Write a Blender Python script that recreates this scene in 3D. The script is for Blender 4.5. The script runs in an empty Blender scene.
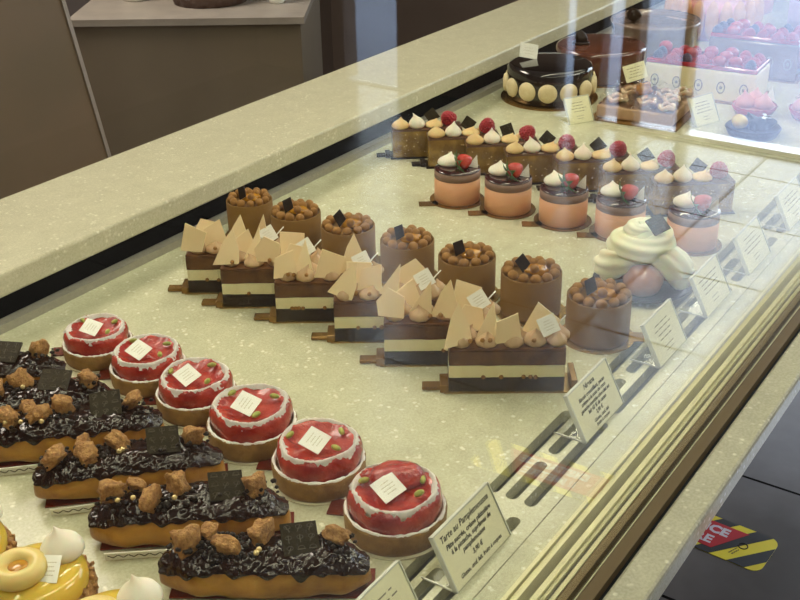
import bpy, bmesh, math, random
from math import sin, cos, pi, radians, sqrt, atan2
from mathutils import Vector, Matrix, noise

random.seed(7)
C = bpy.context.scene.collection
TAU = 2 * pi
FLOOR = -0.92

# ------------------------------------------------------------------ materials
def M(name, c1, c2=None, scale=60, rough=.5, bump=0, bscale=None, spec=.5, coat=0, sss=0,
      metal=0, lo=.35, hi=.65, trans=0, ior=1.45, sssr=.004, coat_rough=.05, detail=4):
    m = bpy.data.materials.new(name); m.use_nodes = True
    nt = m.node_tree; n = nt.nodes; l = nt.links
    b = n['Principled BSDF']
    b.inputs['Roughness'].default_value = rough
    b.inputs['Specular IOR Level'].default_value = spec
    b.inputs['Coat Weight'].default_value = coat
    b.inputs['Coat Roughness'].default_value = coat_rough
    b.inputs['Metallic'].default_value = metal
    b.inputs['Transmission Weight'].default_value = trans
    b.inputs['IOR'].default_value = ior
    if sss:
        b.inputs['Subsurface Weight'].default_value = sss
        b.inputs['Subsurface Scale'].default_value = sssr
    tc = n.new('ShaderNodeTexCoord')
    if c2 is None: c2 = tuple(x * .88 for x in c1)
    t = n.new('ShaderNodeTexNoise'); t.inputs['Scale'].default_value = scale; t.inputs['Detail'].default_value = detail
    l.new(tc.outputs['Object'], t.inputs['Vector'])
    r = n.new('ShaderNodeValToRGB')
    r.color_ramp.elements[0].position = lo; r.color_ramp.elements[1].position = hi
    r.color_ramp.elements[0].color = (*c1, 1); r.color_ramp.elements[1].color = (*c2, 1)
    l.new(t.outputs['Fac'], r.inputs['Fac']); l.new(r.outputs['Color'], b.inputs['Base Color'])
    if bump:
        t2 = n.new('ShaderNodeTexNoise'); t2.inputs['Scale'].default_value = bscale or scale * 3
        t2.inputs['Detail'].default_value = 5
        l.new(tc.outputs['Object'], t2.inputs['Vector'])
        bp = n.new('ShaderNodeBump'); bp.inputs['Strength'].default_value = bump; bp.inputs['Distance'].default_value = .002
        l.new(t2.outputs['Fac'], bp.inputs['Height']); l.new(bp.outputs['Normal'], b.inputs['Normal'])
    return m

def M_stone(name, base, dark, chip, rough=.22):
    m = M(name, base, dark, 45, rough, lo=.3, hi=.75)
    nt = m.node_tree; n = nt.nodes; l = nt.links
    b = n['Principled BSDF']; r = [x for x in n if x.type == 'VALTORGB'][0]
    tc = [x for x in n if x.type == 'TEX_COORD'][0]
    v = n.new('ShaderNodeTexVoronoi'); v.inputs['Scale'].default_value = 150
    l.new(tc.outputs['Object'], v.inputs['Vector'])
    vr = n.new('ShaderNodeValToRGB'); vr.color_ramp.elements[0].position = .18; vr.color_ramp.elements[1].position = .34
    vr.color_ramp.elements[0].color = (1, 1, 1, 1); vr.color_ramp.elements[1].color = (0, 0, 0, 1)
    l.new(v.outputs['Distance'], vr.inputs['Fac'])
    g = n.new('ShaderNodeTexNoise'); g.inputs['Scale'].default_value = 70; g.inputs['Detail'].default_value = 2
    l.new(tc.outputs['Object'], g.inputs['Vector'])
    gr = n.new('ShaderNodeValToRGB'); gr.color_ramp.elements[0].position = .47; gr.color_ramp.elements[1].position = .62
    l.new(g.outputs['Fac'], gr.inputs['Fac'])
    mu = n.new('ShaderNodeMath'); mu.operation = 'MULTIPLY'
    l.new(vr.outputs['Color'], mu.inputs[0]); l.new(gr.outputs['Color'], mu.inputs[1])
    f = n.new('ShaderNodeTexNoise'); f.inputs['Scale'].default_value = 420; f.inputs['Detail'].default_value = 2
    l.new(tc.outputs['Object'], f.inputs['Vector'])
    fr = n.new('ShaderNodeValToRGB'); fr.color_ramp.elements[0].position = .38; fr.color_ramp.elements[1].position = .6
    fr.color_ramp.elements[0].color = (.90, .90, .87, 1); fr.color_ramp.elements[1].color = (1.03, 1.03, 1.02, 1)
    l.new(f.outputs['Fac'], fr.inputs['Fac'])
    mm = n.new('ShaderNodeMix'); mm.data_type = 'RGBA'; mm.blend_type = 'MULTIPLY'; mm.inputs[0].default_value = 1
    l.new(r.outputs['Color'], mm.inputs[6]); l.new(fr.outputs['Color'], mm.inputs[7])
    mx = n.new('ShaderNodeMix'); mx.data_type = 'RGBA'; mx.inputs[7].default_value = (*chip, 1)
    l.new(mu.outputs[0], mx.inputs[0]); l.new(mm.outputs[2], mx.inputs[6]); l.new(mx.outputs[2], b.inputs['Base Color'])
    return m

def M_pane(name, ior=1.5, tint=(.97, .985, .97)):
    # thin sheet: straight-through light plus a Fresnel mirror on each face
    m = bpy.data.materials.new(name); m.use_nodes = True
    nt = m.node_tree; n = nt.nodes; l = nt.links; n.clear()
    o = n.new('ShaderNodeOutputMaterial'); mix = n.new('ShaderNodeMixShader')
    tr = n.new('ShaderNodeBsdfTransparent'); tr.inputs[0].default_value = (*tint, 1)
    gl = n.new('ShaderNodeBsdfGlossy'); gl.inputs['Roughness'].default_value = 0
    fr = n.new('ShaderNodeFresnel'); ge = n.new('ShaderNodeNewGeometry')
    mr = n.new('ShaderNodeMapRange'); mr.inputs['To Min'].default_value = ior; mr.inputs['To Max'].default_value = 1 / ior
    l.new(ge.outputs['Backfacing'], mr.inputs['Value']); l.new(mr.outputs[0], fr.inputs['IOR'])
    l.new(fr.outputs[0], mix.inputs[0]); l.new(tr.outputs[0], mix.inputs[1]); l.new(gl.outputs[0], mix.inputs[2])
    l.new(mix.outputs[0], o.inputs[0])
    return m

def M_emit(name, col, s):
    m = bpy.data.materials.new(name); m.use_nodes = True
    n = m.node_tree.nodes; n.clear(); o = n.new('ShaderNodeOutputMaterial'); e = n.new('ShaderNodeEmission')
    e.inputs[0].default_value = (*col, 1); e.inputs[1].default_value = s
    m.node_tree.links.new(e.outputs[0], o.inputs[0]); return m

def M_tiles(name):
    m = M(name, (.082, .076, .073), (.108, .101, .097), 7, .20, bump=.01, bscale=60, spec=.8, ior=1.6)
    nt = m.node_tree; n = nt.nodes; l = nt.links; b = n['Principled BSDF']
    r = [x for x in n if x.type == 'VALTORGB'][0]
    tc = [x for x in n if x.type == 'TEX_COORD'][0]
    mp = n.new('ShaderNodeMapping'); mp.inputs['Location'].default_value = (-1.588 + .45 * 10, .638 + .45 * 10, 0)
    l.new(tc.outputs['Object'], mp.inputs['Vector'])
    br = n.new('ShaderNodeTexBrick'); br.offset = 0; br.squash = 1
    br.inputs['Scale'].default_value = 1; br.inputs['Mortar Size'].default_value = .0036
    br.inputs['Brick Width'].default_value = .45; br.inputs['Row Height'].default_value = .45; br.inputs['Mortar Smooth'].default_value = 0
    l.new(mp.outputs[0], br.inputs['Vector'])
    mx = n.new('ShaderNodeMix'); mx.data_type = 'RGBA'; mx.inputs[7].default_value = (.006, .006, .006, 1)
    l.new(br.outputs['Fac'], mx.inputs[0]); l.new(r.outputs['Color'], mx.inputs[6]); l.new(mx.outputs[2], b.inputs['Base Color'])
    mr = n.new('ShaderNodeMapRange'); mr.inputs['To Min'].default_value = .20; mr.inputs['To Max'].default_value = .95
    l.new(br.outputs['Fac'], mr.inputs['Value']); l.new(mr.outputs[0], b.inputs['Roughness'])
    m2 = n.new('ShaderNodeMapRange'); m2.inputs['To Min'].default_value = 1; m2.inputs['To Max'].default_value = 0
    l.new(br.outputs['Fac'], m2.inputs['Value']); l.new(m2.outputs[0], b.inputs['Specular IOR Level'])
    return m

MT = dict(
    stone=M_stone('speckled_stone', (.60, .59, .42), (.51, .50, .355), (.80, .79, .62)),
    stone_top=M_stone('counter_stone', (.60, .565, .42), (.53, .50, .365), (.76, .73, .58), .3),
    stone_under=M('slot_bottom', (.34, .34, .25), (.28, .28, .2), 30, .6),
    black=M('black_panel', (.004, .004, .005), (.006, .006, .007), 20, .9, spec=.1),
    steel=M('brushed_steel', (.40, .38, .32), (.36, .34, .29), 200, .42, metal=.4),
    brass=M('brass_profile', (.15, .105, .040), (.14, .095, .036), 6, .5, metal=.2),
    brass_light=M('polished_brass', (.74, .70, .42), (.70, .66, .39), 6, .3, metal=.25),
    rubber=M('rubber_gasket', (.012, .016, .010), (.02, .022, .015), 60, .6),
    pane=M_pane('clear_glass'),
    acrylic=M_pane('clear_acrylic', 1.12, (.98, .985, .97)),
    acrylic_edge=M('acrylic_edge', (.75, .77, .68), (.68, .70, .60), 40, .2, spec=.8),
    tiles=M_tiles('dark_floor_tiles'),
    laminate=M('brown_laminate', (.235, .190, .140), (.205, .163, .118), 5, .45),
    laminate_red=M('reddish_brown_laminate', (.31, .21, .135), (.24, .175, .11), 3, .4),
    pale_edge=M('pale_edge', (.50, .42, .36), (.45, .38, .33), 30, .5),
    grey_top=M('grey_worktop', (.40, .35, .31), (.34, .30, .27), 20, .4),
    plaster=M('brown_wall', (.16, .12, .10), (.14, .105, .088), 4, .8),
    ceiling=M('ceiling_white', (.62, .60, .56), (.58, .56, .52), 4, .9),
    pavement=M('pavement', (.27, .31, .41), (.23, .27, .36), 3, .7),
    frame=M('bronze_frame', (.10, .055, .025), (.08, .045, .02), 30, .4),
    threshold=M('aluminium_threshold', (.85, .86, .88), (.78, .79, .81), 30, .35, metal=.4),
    lamp_body=M('white_lamp_body', (.7, .7, .68), (.66, .66, .64), 30, .5),
    # pastry
    crust=M('tart_crust', (.30, .165, .040), (.20, .10, .022), 90, .65, bump=.5, bscale=350, sss=.1),
    choux=M('baked_choux', (.56, .29, .04), (.25, .10, .010), 34, .42, bump=.35, bscale=160, sss=.15, coat=.15, lo=.38, hi=.68),
    glaze=M('dark_chocolate_glaze', (.013, .005, .003), (.024, .009, .006), 80, .10, bump=.12, bscale=500, spec=.5),
    dark_choc=M('dark_chocolate', (.014, .008, .005), (.022, .012, .007), 120, .35, bump=.15, spec=.3),
    plaque=M('chocolate_plaque', (.020, .014, .005), (.032, .023, .009), 120, .5, bump=.3, bscale=500, spec=.15),
    relief=M('plaque_relief', (.075, .055, .026), (.06, .045, .02), 120, .35),
    praline=M('praline_crumble', (.50, .27, .085), (.27, .12, .033), 260, .6, bump=1, bscale=600, sss=.05),
    pearl=M('gold_pearl', (.80, .62, .30), (.72, .55, .25), 60, .25, metal=.3),
    grapefruit=M('grapefruit_flesh', (.30, .012, .008), (.52, .062, .030), 70, .2, bump=.8, bscale=240, sss=.15, coat=.4, sssr=.004, lo=.38, hi=.74),
    sugar=M('icing_sugar', (.96, .94, .90), (.94, .86, .80), 260, .9, bump=.2, bscale=700, lo=.45, hi=.8),
    pistachio=M('pistachio', (.22, .28, .045), (.42, .40, .08), 240, .5, sss=.1),
    paper=M('white_paper', (.86, .85, .78), (.82, .81, .74), 30, .6),
    card_paper=M('cream_card', (.92, .89, .60), (.90, .87, .58), 30, .6),
    ink=M('black_ink', (.05, .045, .03), (.04, .036, .025), 30, .7),
    grey_ink=M('faded_ink', (.30, .28, .20), (.26, .24, .18), 30, .7),
    tan_ink=M('tan_ink', (.55, .50, .36), (.48, .43, .30), 30, .7),
    redcard=M('red_brown_card', (.16, .022, .010), (.12, .018, .008), 30, .25, coat=.3),
    goldcard=M('gold_card', (.55, .36, .12), (.46, .29, .09), 30, .26, metal=.7),
    browncard=M('bronze_card', (.30, .17, .05), (.24, .13, .035), 30, .22, metal=.6),
    clear_edge=M('clear_plate_edge', (.62, .58, .42), (.55, .51, .36), 30, .2, spec=.8),
    milk=M('milk_chocolate_mousse', (.165, .068, .018), (.095, .036, .010), 90, .4, bump=.5, bscale=200, coat=.1, spec=.3),
    cream=M('vanilla_layer', (.93, .86, .58), (.88, .80, .51), 120, .4, bump=.12, sss=.1, coat=.2),
    darkcake=M('dark_cake', (.022, .010, .004), (.045, .022, .009), 160, .4, bump=.5, bscale=260, coat=.15, spec=.3),
    blob=M('milk_ganache', (.52, .35, .19), (.42, .27, .14), 90, .48, bump=.2, sss=.1),
    blond=M('blond_chocolate', (.90, .74, .47), (.86, .69, .41), 40, .40, sss=.1),
    film=M_pane('clear_film', 1.15, (.97, .97, .95)),
    cocoa=M('caramel_velvet', (.215, .108, .018), (.185, .092, .015), 30, .75, bump=.12, bscale=900),
    cocoa_ball=M('cocoa_ball', (.32, .155, .034), (.25, .115, .024), 90, .72, bump=.2, bscale=900),
    caramel=M('caramel_gel', (.50, .235, .015), (.36, .14, .008), 60, .06, bump=.5, bscale=120, coat=.8),
    salmon=M('salmon_mousse', (.70, .36, .185), (.66, .33, .165), 40, .45, bump=.08, sss=.2),
    greymousse=M('grey_beige_mousse', (.26, .155, .11), (.23, .135, .095), 40, .5, sss=.1),
    redglaze=M('dark_red_mirror_glaze', (.035, .008, .007), (.055, .010, .008), 30, .07, coat=.8),
    meringue=M('white_meringue', (.88, .83, .70), (.82, .76, .62), 60, .6, bump=.08, sss=.25),
    meringue_y=M('toasted_cream', (.78, .58, .28), (.68, .48, .21), 60, .5, bump=.08, sss=.25),
    straw=M('strawberry_flesh', (.46, .020, .012), (.56, .05, .025), 60, .25, bump=.5, bscale=420, sss=.2, coat=.3),
    leaf=M('strawberry_leaf', (.05, .13, .02), (.09, .19, .035), 200, .5),
    rasp=M('raspberry_flesh', (.32, .012, .022), (.42, .03, .045), 120, .35, sss=.3, bump=.1),
    barglaze=M('hazelnut_glaze', (.17, .095, .022), (.40, .25, .055), 50, .22, bump=.35, bscale=140, coat=.5, lo=.42, hi=.7),
    bartop=M('milk_glaze', (.12, .055, .026), (.10, .045, .022), 60, .28, coat=.3),
    fleck=M('nut_fleck', (.62, .45, .2), (.5, .35, .14), 60, .5),
    chant=M('whipped_cream', (.84, .82, .56), (.80, .78, .52), 50, .42, bump=.08, sss=.3),
    choux_car=M('caramel_glazed_choux', (.50, .20, .085), (.38, .135, .05), 60, .12, bump=.25, bscale=110, coat=.9),
    blackglaze=M('black_mirror_glaze', (.008, .006, .006), (.012, .008, .007), 20, .08, coat=.9),
    disc=M('macaron_disc', (.84, .72, .44), (.78, .64, .37), 150, .6, bump=.35, bscale=500),
    redbrown=M('red_brown_glaze', (.120, .040, .022), (.095, .032, .018), 20, .10, coat=.8),
    pieglaze=M('grey_brown_glaze', (.20, .135, .11), (.24, .17, .13), 60, .12, coat=.8, bump=.3, bscale=100),
    pale_pastry=M('pale_pastry', (.58, .38, .24), (.50, .32, .19), 60, .6, bump=.3),
    pinkcream=M('pink_cream', (.72, .35, .33), (.64, .28, .27), 60, .5, sss=.2),
    redjelly=M('red_fruit_jelly', (.45, .02, .03), (.34, .012, .02), 60, .1, coat=.8, sss=.2),
    blue=M('blackberry_flesh', (.035, .03, .07), (.055, .045, .10), 120, .3),
    fingers=M('ladyfinger', (.72, .42, .24), (.62, .33, .17), 60, .6, bump=.3),
    appl=M('caramelised_apple', (.52, .32, .18), (.74, .58, .42), 60, .14, bump=.5, bscale=140, coat=.8, sss=.2),
    lemon=M('lemon_curd', (.78, .56, .09), (.70, .48, .06), 30, .12, coat=.6, sss=.25),
    lemonring=M('lemon_cream', (.74, .58, .22), (.68, .52, .18), 40, .35, sss=.25),
    yellow=M('hazard_yellow', (.72, .62, .03), (.66, .56, .03), 20, .4),
    hazblack=M('hazard_black', (.012, .012, .012), (.016, .016, .016), 20, .4),
    hazred=M('sign_red', (.42, .008, .014), (.38, .007, .012), 20, .4),
    hazwhite=M('sign_grey_white', (.55, .55, .60), (.50, .50, .55), 20, .5),
    tin=M('dark_tin', (.12, .07, .055), (.10, .058, .045), 60, .4),
    lilac=M('lilac_cream', (.45, .33, .45), (.38, .28, .40), 60, .5, sss=.2),
)

# ------------------------------------------------------------------ mesh helpers
def B(): return bmesh.new()

def obj(name, bm, mat, parent=None, smooth=True, **props):
    me = bpy.data.meshes.new(name)
    bmesh.ops.recalc_face_normals(bm, faces=bm.faces)
    if smooth:
        for f in bm.faces: f.smooth = True
    bm.to_mesh(me); bm.free()
    if isinstance(mat, str): mat = MT[mat]
    me.materials.append(mat)
    o = bpy.data.objects.new(name, me); C.objects.link(o)
    if parent: o.parent = parent
    for k, v in props.items(): o[k] = v
    return o

def thing(name, label, cat, loc=(0, 0, 0), rz=0, group=None):
    o = bpy.data.objects.new(name, None); C.objects.link(o)
    o.empty_display_size = .01
    o.location = loc; o.rotation_euler = (0, 0, rz); o['label'] = label; o['category'] = cat
    if group: o['group'] = group
    return o

def tag(o, label, cat, group=None):
    o['label'] = label; o['category'] = cat
    if group: o['group'] = group
    return o

def struct(name, bm, mat, smooth=False):
    o = obj(name, bm, mat, None, smooth); o['kind'] = 'structure'; return o

def box(bm, x0, x1, y0, y1, z0, z1, mx=None, bev=0):
    vs = [bm.verts.new((x, y, z)) for x in (x0, x1) for y in (y0, y1) for z in (z0, z1)]
    fs = []
    for f in ((0, 1, 3, 2), (4, 6, 7, 5), (0, 4, 5, 1), (2, 3, 7, 6), (0, 2, 6, 4), (1, 5, 7, 3)):
        fs.append(bm.faces.new([vs[i] for i in f]))
    if bev:
        es = list({e for f in fs for e in f.edges})
        r = bmesh.ops.bevel(bm, geom=es, offset=bev, segments=2, affect='EDGES', profile=.5)
        vs = list({v for v in r['verts']} | {v for v in vs if v.is_valid})
    if mx is not None:
        for v in vs:
            if v.is_valid: v.co = mx @ v.co
    return bm

def lathe(bm, prof, n=40, mod=None, mx=None):
    """prof: list of (r,z); r==0 gives a pole. mod(theta,i,r,z)->(r,z)"""
    rings = []
    for i, (r, z) in enumerate(prof):
        if r <= 1e-7:
            co = Vector((0, 0, z)); rings.append([bm.verts.new(mx @ co if mx else co)]); continue
        ring = []
        for k in range(n):
            t = TAU * k / n
            rr, zz = mod(t, i, r, z) if mod else (r, z)
            co = Vector((rr * cos(t), rr * sin(t), zz))
            ring.append(bm.verts.new(mx @ co if mx else co))
        rings.append(ring)
    for a, b in zip(rings, rings[1:]):
        if len(a) == 1 and len(b) == 1: continue
        for k in range(n):
            k2 = (k + 1) % n
            if len(a) == 1: bm.faces.new((a[0], b[k], b[k2]))
            elif len(b) == 1: bm.faces.new((a[k], a[k2], b[0]))
            else: bm.faces.new((a[k], a[k2], b[k2], b[k]))
    return bm

def ball(bm, c, r, sub=2, sc=(1, 1, 1), rot=None, amp=0, freq=60, seed=0):
    res = bmesh.ops.create_icosphere(bm, subdivisions=sub, radius=1)
    for v in res['verts']:
        p = v.co.copy()
        if amp:
            d = noise.noise(p * freq * r + Vector((seed * 3.1, seed * 1.7, seed)))
            p *= 1 + amp * d
        p = Vector((p.x * sc[0], p.y * sc[1], p.z * sc[2])) * r
        if rot: p = rot @ p
        v.co = p + Vector(c)
    return bm

def tube(bm, pts, rad, n=10, close=False):
    pts = [Vector(p) for p in pts]; rings = []
    for i, p in enumerate(pts):
        if close: d = pts[(i + 1) % len(pts)] - pts[i - 1]
        else: d = pts[min(i + 1, len(pts) - 1)] - pts[max(i - 1, 0)]
        d.normalize(); up = Vector((0, 0, 1)) if abs(d.z) < .9 else Vector((0, 1, 0))
        a = d.cross(up).normalized(); b = a.cross(d)
        r = rad(i / max(1, len(pts) - 1)) if callable(rad) else rad
        if callable(rad) and isinstance(r, tuple): r, star, tw = r
        else: star, tw = 0, 0
        rings.append([bm.verts.new(p + (a * cos(TAU * k / n) + b * sin(TAU * k / n)) * r * (1 + star * cos(TAU * k / n * 7 + tw))) for k in range(n)])
    m = len(rings)
    for i in range(m if close else m - 1):
        A, Bn = rings[i], rings[(i + 1) % m]
        for k in range(n): bm.faces.new((A[k], A[(k + 1) % n], Bn[(k + 1) % n], Bn[k]))
    if not close:
        bm.faces.new(rings[0]); bm.faces.new(rings[-1])
    return bm

def sheet(bm, poly, th, mx, bow=0.0):
    """irregular flake: polygon in the XY plane, small curvature, thickness th"""
    cx = sum(p[0] for p in poly) / len(poly); cy = sum(p[1] for p in poly) / len(poly)
    N = 4; loops = []
    for s in range(N + 1):
        f = s / N
        if s == 0: loops.append([(cx, cy)]); continue
        ring = []
        for i in range(len(poly)):
            a, b = poly[i], poly[(i + 1) % len(poly)]
            for q in range(3):
                u = q / 3; x = a[0] + (b[0] - a[0]) * u; y = a[1] + (b[1] - a[1]) * u
                ring.append((cx + (x - cx) * f, cy + (y - cy) * f))
        loops.append(ring)
    def z(x, y): return bow * (x - cx) ** 2 * 60
    lay = []
    for side in (0, 1):
        vl = [[bm.verts.new(mx @ Vector((x, y, z(x, y) + side * th))) for (x, y) in r] for r in loops]
        m = len(vl[1])
        for k in range(m): bm.faces.new((vl[0][0], vl[1][k], vl[1][(k + 1) % m]))
        for a, b in zip(vl[1:], vl[2:]):
            for k in range(m): bm.faces.new((a[k], a[(k + 1) % m], b[(k + 1) % m], b[k]))
        lay.append(vl[-1])
    m = len(lay[0])
    for k in range(m): bm.faces.new((lay[0][k], lay[0][(k + 1) % m], lay[1][(k + 1) % m], lay[1][k]))
    return bm

def T(*a): return Matrix.Translation(Vector(a))
def RX(d): return Matrix.Rotation(radians(d), 4, 'X')
def RY(d): return Matrix.Rotation(radians(d), 4, 'Y')
def RZ(d): return Matrix.Rotation(radians(d), 4, 'Z')

def text_bm(s, size, mx, align='CENTER', shear=0.0, ext=.00008, bold=0):
    cu = bpy.data.curves.new('t', 'FONT'); cu.body = s; cu.size = size; cu.align_x = align; cu.shear = shear
    cu.extrude = ext; cu.resolution_u = 2; cu.offset = bold
    o = bpy.data.objects.new('t', cu); C.objects.link(o)
    dg = bpy.context.evaluated_depsgraph_get(); dg.update()
    me = bpy.data.meshes.new_from_object(o.evaluated_get(dg))
    me.transform(mx); bpy.data.objects.remove(o); bpy.data.curves.remove(cu)
    return me

def strokes(bm, mx, w, h, rows, rnd, th=.00012, sz=None):
    """rows of tiny unreadable print"""
    sz = sz or h / rows * .38
    for r in range(rows):
        y = h / 2 - (r + .5) * h / rows
        span = w * rnd.uniform(.55, .95); x = -span / 2
        while x < span / 2:
            l = rnd.uniform(.08, .22) * w; l = min(l, span / 2 - x)
            if l > w * .03: box(bm, x, x + l, y - sz / 2, y + sz / 2, 0, th, mx)
            x += l + w * .05

def paper_tag(parent, mx, s, rnd, w=None):
    """small square paper tag with tiny print"""
    w = w or s
    t = obj('paper_tag', box(B(), -w / 2, w / 2, -s / 2, s / 2, 0, .0006, mx), 'paper', parent, False)
    b = B(); strokes(b, mx @ T(0, 0, .0006), w * .62, s * .62, 4, rnd, sz=s * .035)
    obj('print', b, 'tan_ink', t, False)
    return t

def face_cam(x, y):  # heading so that local -Y looks at the camera side
    return atan2(y, x) - pi / 2

def loaf(bm, L, w, h, z0=0, n=28, m=26, amp=.04, seed=0, off=0, th0=-90, th1=270, power=.42, cut=0, wavy=0, rough=0):
    """rounded finger; partial angular range gives a skin on its top"""
    full = (th1 - th0) >= 359
    cols = n if full else n + 1
    rings = []
    for i in range(m + 1):
        t = -1 + 2 * i / m
        t = math.copysign(1 - (1 - abs(t)) ** 1.6, t) if abs(t) < 1 else t
        t *= (1 - cut)
        s = max(0.0, 1 - abs(t) ** 3.0) ** .5
        s = max(s, .02)
        x = t * L / 2
        ring = []
        for k in range(cols):
            a = radians(th0 + (th1 - th0) * k / n)
            if not full:
                e_ = max(0, (abs(-1 + 2 * i / m) - .72) / .28); a = pi / 2 + (a - pi / 2) * sqrt(max(.0004, 1 - e_ ** 2.2))
            if not full:
                wv = wavy * noise.noise(Vector((x * 90, k > n / 2, seed)))
                if k in (0, 1): a -= wv
                if k in (n - 1, n): a += wv
            ca, sa = cos(a), sin(a)
            y = math.copysign(abs(ca) ** .8, ca) * w / 2 * s
            z = math.copysign(abs(sa) ** .85, sa)
            z = (z + 1) / 2 * h * (0.15 + .85 * s) + h * .16 * (1 - s)
            z = max(z, .0015) if full else z
            p = Vector((x, y, z))
            nv = Vector((0, ca, sa))
            d = amp * h * noise.noise(p * 55 + Vector((seed, seed * 2, 0)))
            o_ = off + rough * (noise.noise(p * 230) + .6 * noise.noise(p * 480))
            if not full and (k == 0 or k == n or i == 0 or i == m): o_ = -.0015
            p += nv * (d + o_); p.x += (o_ * math.copysign(1, t) if abs(t) > .9 else 0)
            p.z = max(p.z, .0008)
            ring.append(bm.verts.new(p + Vector((0, 0, z0))))
        rings.append(ring)
    for a, b in zip(rings, rings[1:]):
        for k in range(cols - (0 if full else 1)):
            k2 = (k + 1) % cols
            bm.faces.new((a[k], a[k2], b[k2], b[k]))
    if full:
        bm.faces.new(rings[0]); bm.faces.new(rings[-1])
    return bm

def rock(bm, c, r, seed, sc=(1, 1, .75)):
    res = bmesh.ops.create_icosphere(bm, subdivisions=3, radius=1)
    R = Matrix.Rotation(seed * 1.3, 3, 'Z') @ Matrix.Rotation(seed * .7, 3, 'X') @ Matrix.Rotation(seed * .31, 3, 'Y')
    for v in res['verts']:
        p = v.co.copy()
        q = Vector([math.copysign(abs(x) ** .62, x) for x in p])
        d = noise.noise(p * 1.4 + Vector((seed, 0, 0))) * .42 + noise.noise(p * 4.5 + Vector((0, seed, 0))) * .26 + noise.noise(p * 10 + Vector((0, 0, seed))) * .12
        q *= (1 + d) * r * .82
        q = R @ Vector((q.x * sc[0], q.y * sc[1], q.z * sc[2]))
        v.co = q + Vector(c)
    return bm

def kiss(bm, c, r, h, lean=(0, 0), n=22, ridge=0, ph=0):
    prof = [(0, 0), (.80, .0), (1, .14), (.98, .30), (.82, .47), (.55, .62), (.30, .74), (.14, .86), (.05, .96), (0, 1)]
    lx, ly = lean
    rings = []
    for (pr, pz) in prof:
        off = Vector((lx * max(0, pz - .5) ** 1.5, ly * max(0, pz - .5) ** 1.5, 0)) * r * 2
        ctr = Vector(c) + off + Vector((0, 0, pz * h))
        if pr == 0: rings.append([bm.verts.new(ctr)])
        else: rings.append([bm.verts.new(ctr + Vector((cos(TAU * k / n), sin(TAU * k / n), 0)) * pr * r * (1 + ridge * cos(TAU * k / n * 8 + pz * 4 + ph))) for k in range(n)])
    for a, b in zip(rings, rings[1:]):
        for k in range(n):
            k2 = (k + 1) % n
            if len(a) == 1: bm.faces.new((a[0], b[k2], b[k]))
            elif len(b) == 1: bm.faces.new((a[k], a[k2], b[0]))
            else: bm.faces.new((a[k], a[k2], b[k2], b[k]))
    return bm

def bumpy_berry(bm, c, r, h, seed=0, rot=None):
    """raspberry / blackberry from rows of drupelets"""
    rows = 6
    for i in range(rows):
        f = i / (rows - 1)
        ang = f * 1.45
        rr = r * cos(ang) * (1 - .1 * f); z = h * sin(ang) / sin(1.45)
        nn = max(4, int(13 * cos(ang) + 2)); dr = r * .26
        for k in range(nn):
            t = TAU * (k + .5 * (i % 2)) / nn
            p = Vector((rr * .82 * cos(t), rr * .82 * sin(t), z * .9))
            if rot: p = rot @ p
            ball(bm, p + Vector(c), dr, 1)
    p = Vector((0, 0, h * .35))
    if rot: p = rot @ p
    ball(bm, p + Vector(c), r * .72, 2, (1, 1, 1.0))
    return bm

# ------------------------------------------------------------------ the display case and room
XE0, XE1 = -.5, 3.3
def strip(name, y0, y1, z0, z1, mat, bev=0, x0=XE0, x1=XE1):
    return struct(name, box(B(), x0, x1, y0, y1, z0, z1, bev=bev), mat)

# deck with the ventilation slots cut into it
deck = struct('trim_1', box(B(), XE0, XE1, .2945, .886, -.012, 0), 'stone')
cb = B()
def slot(x0, x1, yc, r=.0052):
    n = 8; pts = []
    for k in range(n + 1):
        a = pi / 2 + pi * k / n; pts.append((x0 + r + r * cos(a), yc + r * sin(a)))
    for k in range(n + 1):
        a = -pi / 2 + pi * k / n; pts.append((x1 - r + r * cos(a), yc + r * sin(a)))
    lo = [cb.verts.new((x, y, -.02)) for x, y in pts]; hi = [cb.verts.new((x, y, .008)) for x, y in pts]
    m = len(pts)
    cb.faces.new(lo[::-1]); cb.faces.new(hi)
    for k in range(m): cb.faces.new((lo[k], lo[(k + 1) % m], hi[(k + 1) % m], hi[k]))
k = -3
while .618 + k * .155 < 3.0:
    x = .618 + k * .155
    slot(x, x + .138, .345); slot(x, x + .058, .3285); slot(x + .072, x + .138, .3285); slot(x, x + .138, .312)
    k += 1
cut = obj('slot_cutter', cb, 'stone', None, False)
md = deck.modifiers.new('b', 'BOOLEAN'); md.operation = 'DIFFERENCE'; md.object = cut; md.solver = 'EXACT'
dg = bpy.context.evaluated_depsgraph_get(); dg.update()
nm = bpy.data.meshes.new_from_object(deck.evaluated_get(dg)); deck.modifiers.clear(); deck.data = nm
nm.materials.clear(); nm.materials.append(MT['stone'])
for p in nm.polygons: p.material_index = 0
bpy.data.objects.remove(cut)
strip('trim_2', .29, .90, -.06, -.030, 'stone_under')
strip('trim_3', .277, .2938, -.03, 0, 'stone')
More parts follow.
